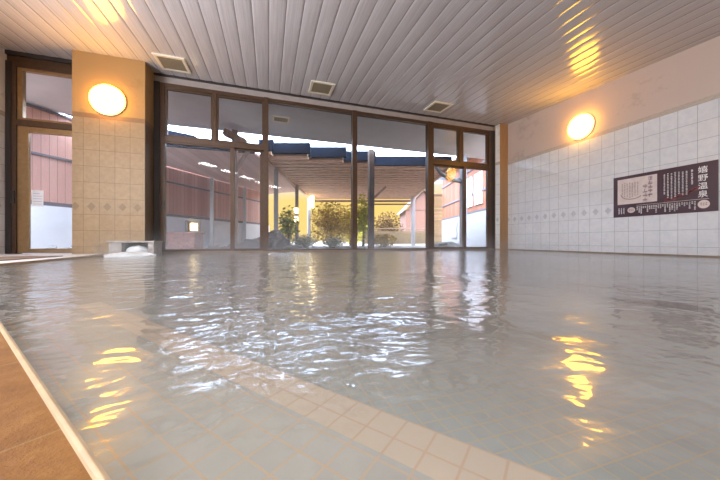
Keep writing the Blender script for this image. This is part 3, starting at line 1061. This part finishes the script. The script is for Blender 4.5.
lantern(-2.72, 16.0, 2.05, .75, .20, 'tall lit lantern under the pavilion roof edge, rearmost')
lantern(-2.92, 12.95, 1.45, .30, .18, 'small lit lantern on the second pavilion post, upper one')
lantern(-2.92, 12.95, 1.05, .30, .18, 'small lit lantern on the second pavilion post, lower one')
a = fp(.95, .72) + FN * .12
wl = thing('wall_lantern', a, 'small square lit lantern with side wings on the white garden wall', 'lantern')
q = B(); q.bar(a + FD * -.16, a + FD * .16, .05, .34); q.build('backplate', M['grille'], wl)
q = B(); q.bar(a + FN * .06 + FD * -.11, a + FN * .06 + FD * .11, .06, .24); q.build('lantern_shade', M['lantern'], wl)
for k in (-1, 1):
    q = B(); q.bar(a + FD * (k * .24) + FN * .02, a + FD * (k * .30) + FN * .02, .05, .42); q.build('side_wing', M['steel'], wl)

# brick planter, rocks and shrubs
a = fp(.25) + FN * 1.3
bp_ = thing('brick_planter', (a.x, a.y, -.05), 'low reddish brick block in front of the white garden wall', 'planter')
c0 = cr(-5.75, 8.7); c1 = cr(-5.05, 8.7)
q = B(); q.bar(cr(-5.85, 8.8, .19), cr(-5.0, 8.8, .19), .5, .48); q.build('brick_body', M['brick'], bp_, bevel=.02)
q = B(); q.bar(cr(-5.88, 8.8, .46), cr(-4.97, 8.8, .46), .56, .06); q.build('cap', M['brick'], bp_, bevel=.01)


def rock(r, d, rx, ry, rz, seed, label):
    a = cr(r, d)
    q = B().blob((0, 0, rz * .45), rx, ry, rz, 4, .28, seed, 1.6, squash=0)
    o = q.build('garden_rock', M['rock'], smooth=False)
    o.location = (a.x, a.y, -.05)
    tag(o, label, 'rock', 'rocks outside the windows')


rock(-2.72, 9.0, .42, .35, .42, 1, 'largest dark rock behind the left window post')
rock(-3.45, 9.6, .40, .3, .26, 2, 'low grey rock between sliding door and window post')
rock(-4.0, 10.4, .35, .3, .22, 3, 'small rock farthest left before the white wall')
rock(2.85, 9.3, .55, .4, .17, 4, 'flat dark rock in the right window bay')
rock(-2.0, 8.6, .32, .22, .10, 5, 'small pale flat stone right of the large dark rock')


def shrub(name, r, d, z0, rx, rz, n, size, leaf, label, group, seed, cat='shrub', stem=True):
    a = cr(r, d)
    t_ = thing(name, (a.x, a.y, -.05), label, cat, group)
    q = B().leaves((a.x, a.y, z0), rx, rx, rz, n, size, seed, .25)
    q.build('foliage', M[leaf], t_)
    if stem:
        q = B().tube([(a.x, a.y, -.05), (a.x + .03, a.y, z0 * .5), (a.x, a.y + .02, z0 + rz * .3)], [.05 + rx * .04, .04, .015], 8)
        for k in range(4):
            an = k * 1.7 + seed
            q.tube([(a.x, a.y, z0 * .6), (a.x + rx * .5 * math.cos(an), a.y + rx * .5 * math.sin(an), z0 + rz * .2)], [.03, .008], 6)
        q.build('stem', M['bark'], t_, smooth=True)


shrub('round_shrub', -2.0, 10.0, .18, .55, .30, 1500, .07, 'leaf_grey', 'low grey green clipped shrub outside the left fixed window', 'garden shrubs', 1)
shrub('round_shrub', -1.0, 11.0, .16, .50, .26, 1200, .07, 'leaf_grey', 'low grey shrub, right one of the pair by the left fixed window', 'garden shrubs', 2)
shrub('upright_shrub', -2.75, 10.8, .75, .45, .85, 900, .12, 'leaf_green', 'tall loose green shrub between the steel pavilion posts', 'garden shrubs', 3)
shrub('golden_bush', -1.4, 13.5, 1.05, 1.05, 1.1, 2600, .13, 'leaf_gold_lit', 'large golden bush under the pavilion roof', 'golden garden bushes', 4)
shrub('golden_bush', -.55, 16.2, 1.15, .8, 1.25, 2200, .13, 'leaf_gold_lit', 'golden bush just left of the middle window post', 'golden garden bushes', 5)
shrub('lime_tree', .15, 13.5, 1.35, .55, 1.2, 1500, .13, 'leaf_lime', 'bright lime green tree behind the timber pavilion post', None, 6, 'tree')
shrub('golden_bush', 1.1, 13.0, .25, .6, .32, 1200, .12, 'leaf_gold_lit', 'low golden bush right of the timber pavilion post', 'golden garden bushes', 9)
shrub('rust_tree', 2.5, 26.0, 1.3, 1.5, 1.7, 2600, .22, 'leaf_dark', 'rust coloured tree against the golden sky, left of the far house', None, 7, 'tree')
shrub('yellow_green_tree', -.6, 30.0, 1.6, 1.5, 2.1, 2200, .22, 'leaf_lime', 'yellow green tree against the golden sky beside the timber post', None, 8, 'tree')

# low rear fence
M['tan_fence'] = simple('tan_fence', (.24, .17, .09), .7, var=.2)
lf = thing('low_fence', cr(2.2, 19, -.05), 'low tan fence at the back of the garden below the golden sky', 'fence')
q = B(); q.bar(cr(.2, 19, .45), cr(4.7, 19, .45), .05, .85); q.build('fence_panel', M['tan_fence'], lf)
q = B(); q.bar(cr(.2, 19, 1.06), cr(4.7, 19, 1.06), .08, .06); q.build('top_rail', M['timber'], lf)

# right-hand house side, parallel to the pavilion
RW = 5.26
rh = thing('neighbour_house', cr(RW, 14, -.05), 'orange boarded house with white base outside the right window bay', 'house')
q = B(); q.bar(cr(RW + .12, 9.2, .75), cr(RW + .12, 18.2, .75), .24, 1.6); q.build('white_base', M['white_base'], rh)
q = B(); q.bar(cr(RW + .14, 9.2, 3.0), cr(RW + .14, 18.2, 3.0), .2, 2.9); q.build('boarded_wall', M['orange_boards'], rh)
for z in (2.42, 3.6):
    q = B(); q.bar(cr(RW + .02, 9.2, z), cr(RW + .02, 18.2, z), .06, .08); q.build('rail', M['rail'], rh)
q = B(); q.bar(cr(RW + .02, 9.2, 1.57), cr(RW + .02, 18.2, 1.57), .07, .08); q.build('rail', M['rail'], rh)
for d0, d1, z0, z1 in ((12.2, 13.0, 1.85, 3.25), (13.3, 13.9, 1.85, 3.25)):
    q = B(); q.bar(cr(RW + .01, d0, (z0 + z1) / 2), cr(RW + .01, d1, (z0 + z1) / 2), .06, z1 - z0); s = q.build('house_window', M['white_board'], rh)
    q = B(); q.bar(cr(RW - .025, d0 + .08, (z0 + z1) / 2), cr(RW - .025, d1 - .08, (z0 + z1) / 2), .02, z1 - z0 - .16); q.build('pane', M['win_grey'], s)
q = B(); q.bar(cr(RW - .35, 11.5, 4.0), cr(RW + .1, 18.4, 4.6), .9, .10); q.build('roof_edge', M['far_roof'], rh)
q = B(); q.bar(cr(4.6, 17.5, 4.2), cr(5.3, 17.5, 4.2), .06, .45); q.build('white_gable', M['white_base'], rh)
wb = thing('wall_board', cr(RW - .03, 16.0, .4), 'small pale notice board on the white base of the boarded house', 'board')
q = B(); q.bar(cr(RW - .02, 15.3, .85), cr(RW - .02, 16.2, .85), .03, .95); q.build('board_frame', M['steel'], wb)
q = B(); q.bar(cr(RW - .04, 15.38, .85), cr(RW - .04, 16.12, .85), .02, .80); q.build('board_face', M['white_board'], wb)

bw = thing('garden_screen', cr(4.6, 18.6, -.05), 'brown coursed screen wall at the far end, left of the boarded house', 'screen')
q = B(); q.bar(cr(4.75, 18.6, 1.6), cr(5.5, 18.6, 1.6), .2, 3.3); q.build('coursed_panel', M['brown_brick'], bw)
q = B(); q.bar(cr(4.70, 18.6, 3.28), cr(5.55, 18.6, 3.28), .3, .08); q.build('cap', M['timber'], bw)

# far houses
fh = thing('far_house', cr(7.0, 34, -.05), 'distant gabled house below the golden sky, left of the right post', 'house')
q = B(); q.bar(cr(5.4, 36, 1.9), cr(9.6, 36, 1.9), 5.0, 4.0); q.build('wall', M['far_wall'], fh)
q = B()
A = [cr(5.0, 33.2, 3.9), cr(10.0, 33.2, 3.9), cr(10.0, 33.2, 6.2), cr(7.6, 33.2, 6.6)]
ya, yb = 33.2, 38.8
rid0, rid1 = cr(7.5, ya, 6.4), cr(7.5, yb, 6.4)
for sgn, rr in ((-1, 5.0), (1, 10.0)):
    vs = [q.bm.verts.new(v) for v in (cr(rr, ya, 3.8), cr(rr, yb, 3.8), rid1, rid0)]
    q.bm.faces.new(vs)
    vs2 = [q.bm.verts.new(v + Vector((0, 0, -.2))) for v in (cr(rr, ya, 3.8), cr(rr, yb, 3.8), rid1, rid0)]
    q.bm.faces.new(vs2[::-1])
    for i in range(4): q.bm.faces.new((vs[i], vs2[i], vs2[(i + 1) % 4], vs[(i + 1) % 4]))
q.build('roof', M['far_roof'], fh)
q = B(); vs = [q.bm.verts.new(v) for v in (cr(5.4, 33.5, 3.8), cr(9.6, 33.5, 3.8), cr(7.5, 33.5, 6.1))]; q.bm.faces.new(vs)
vs2 = [q.bm.verts.new(v) for v in (cr(5.4, 33.8, 3.8), cr(9.6, 33.8, 3.8), cr(7.5, 33.8, 6.1))]; q.bm.faces.new(vs2[::-1])
for i in range(3): q.bm.faces.new((vs[i], vs2[i], vs2[(i + 1) % 3], vs[(i + 1) % 3]))
q.build('gable', M['far_wall'], fh)

nh = thing('dark_roofed_house', cr(-13, 19, -.05), 'neighbouring house with a dark sloping roof beyond the left fence', 'house')
q = B(); q.bar(cr(-17.5, 20, 3.2), cr(-11.6, 20, 3.2), 4.5, 6.5); q.build('wall', M['far_wall'], nh)
q = B()
q.bar(cr(-18.2, 17.5, 8.2), cr(-10.2, 17.5, 6.55), .3, .3)
vs = [cr(-18.2, 17.4, 8.2), cr(-10.2, 17.4, 6.55), cr(-10.2, 22.8, 6.55), cr(-18.2, 22.8, 8.2)]
top = [q.bm.verts.new(v + Vector((0, 0, .12))) for v in vs]; bot = [q.bm.verts.new(v - Vector((0, 0, .12))) for v in vs]
q.bm.faces.new(top); q.bm.faces.new(bot[::-1])
for i in range(4): q.bm.faces.new((top[i], bot[i], bot[(i + 1) % 4], top[(i + 1) % 4]))
bmesh.ops.recalc_face_normals(q.bm, faces=q.bm.faces)
q.build('roof', M['blue_roof'], nh)

# ------------------------------------------------------------------ steam
def steam(name, label, dens, scale, lo, hi, b, zfade):
    m, t, p = mat(name)
    t.n.remove(p)
    out = t.n['Material Output']
    vs = t.new('ShaderNodeVolumeScatter'); vs.inputs['Color'].default_value = (1, 1, 1, 1)
    vs.inputs['Anisotropy'].default_value = .2
    tc = t.new('ShaderNodeTexCoord').outputs['Object']
    x, y, z = t.xyz(tc)
    n = t.ramp(t.noise(tc, scale, 3), [(lo, (0, 0, 0)), (hi, (1, 1, 1))])
    fade = t.math('SUBTRACT', 1.0, t.math('DIVIDE', z, zfade), clamp=True)
    t.put(vs.inputs['Density'], t.math('MULTIPLY', t.math('MULTIPLY', n, fade), dens))
    t.l.new(vs.outputs[0], out.inputs['Volume'])
    o = b.build(name, m)
    return tag(o, label, 'steam', None, 'stuff')


steam('steam_haze', 'thin white steam drifting low over the bath water', .14, 1.6, .36, .70,
      B().prism([(-1.5, 5.0), (-2.0, 3.2), (.5, 1.0), (5.6, 1.0), (5.4, 5.3), (-1.3, 5.3)], .01, .36), .36)
steam('steam_puff', 'white puff of steam over the foam at the stone spout', 5.0, 7.0, .30, .75,
      B().blob((-1.98, 4.82, .10), .34, .11, .17, 4, .15, 5, squash=.012), .26)
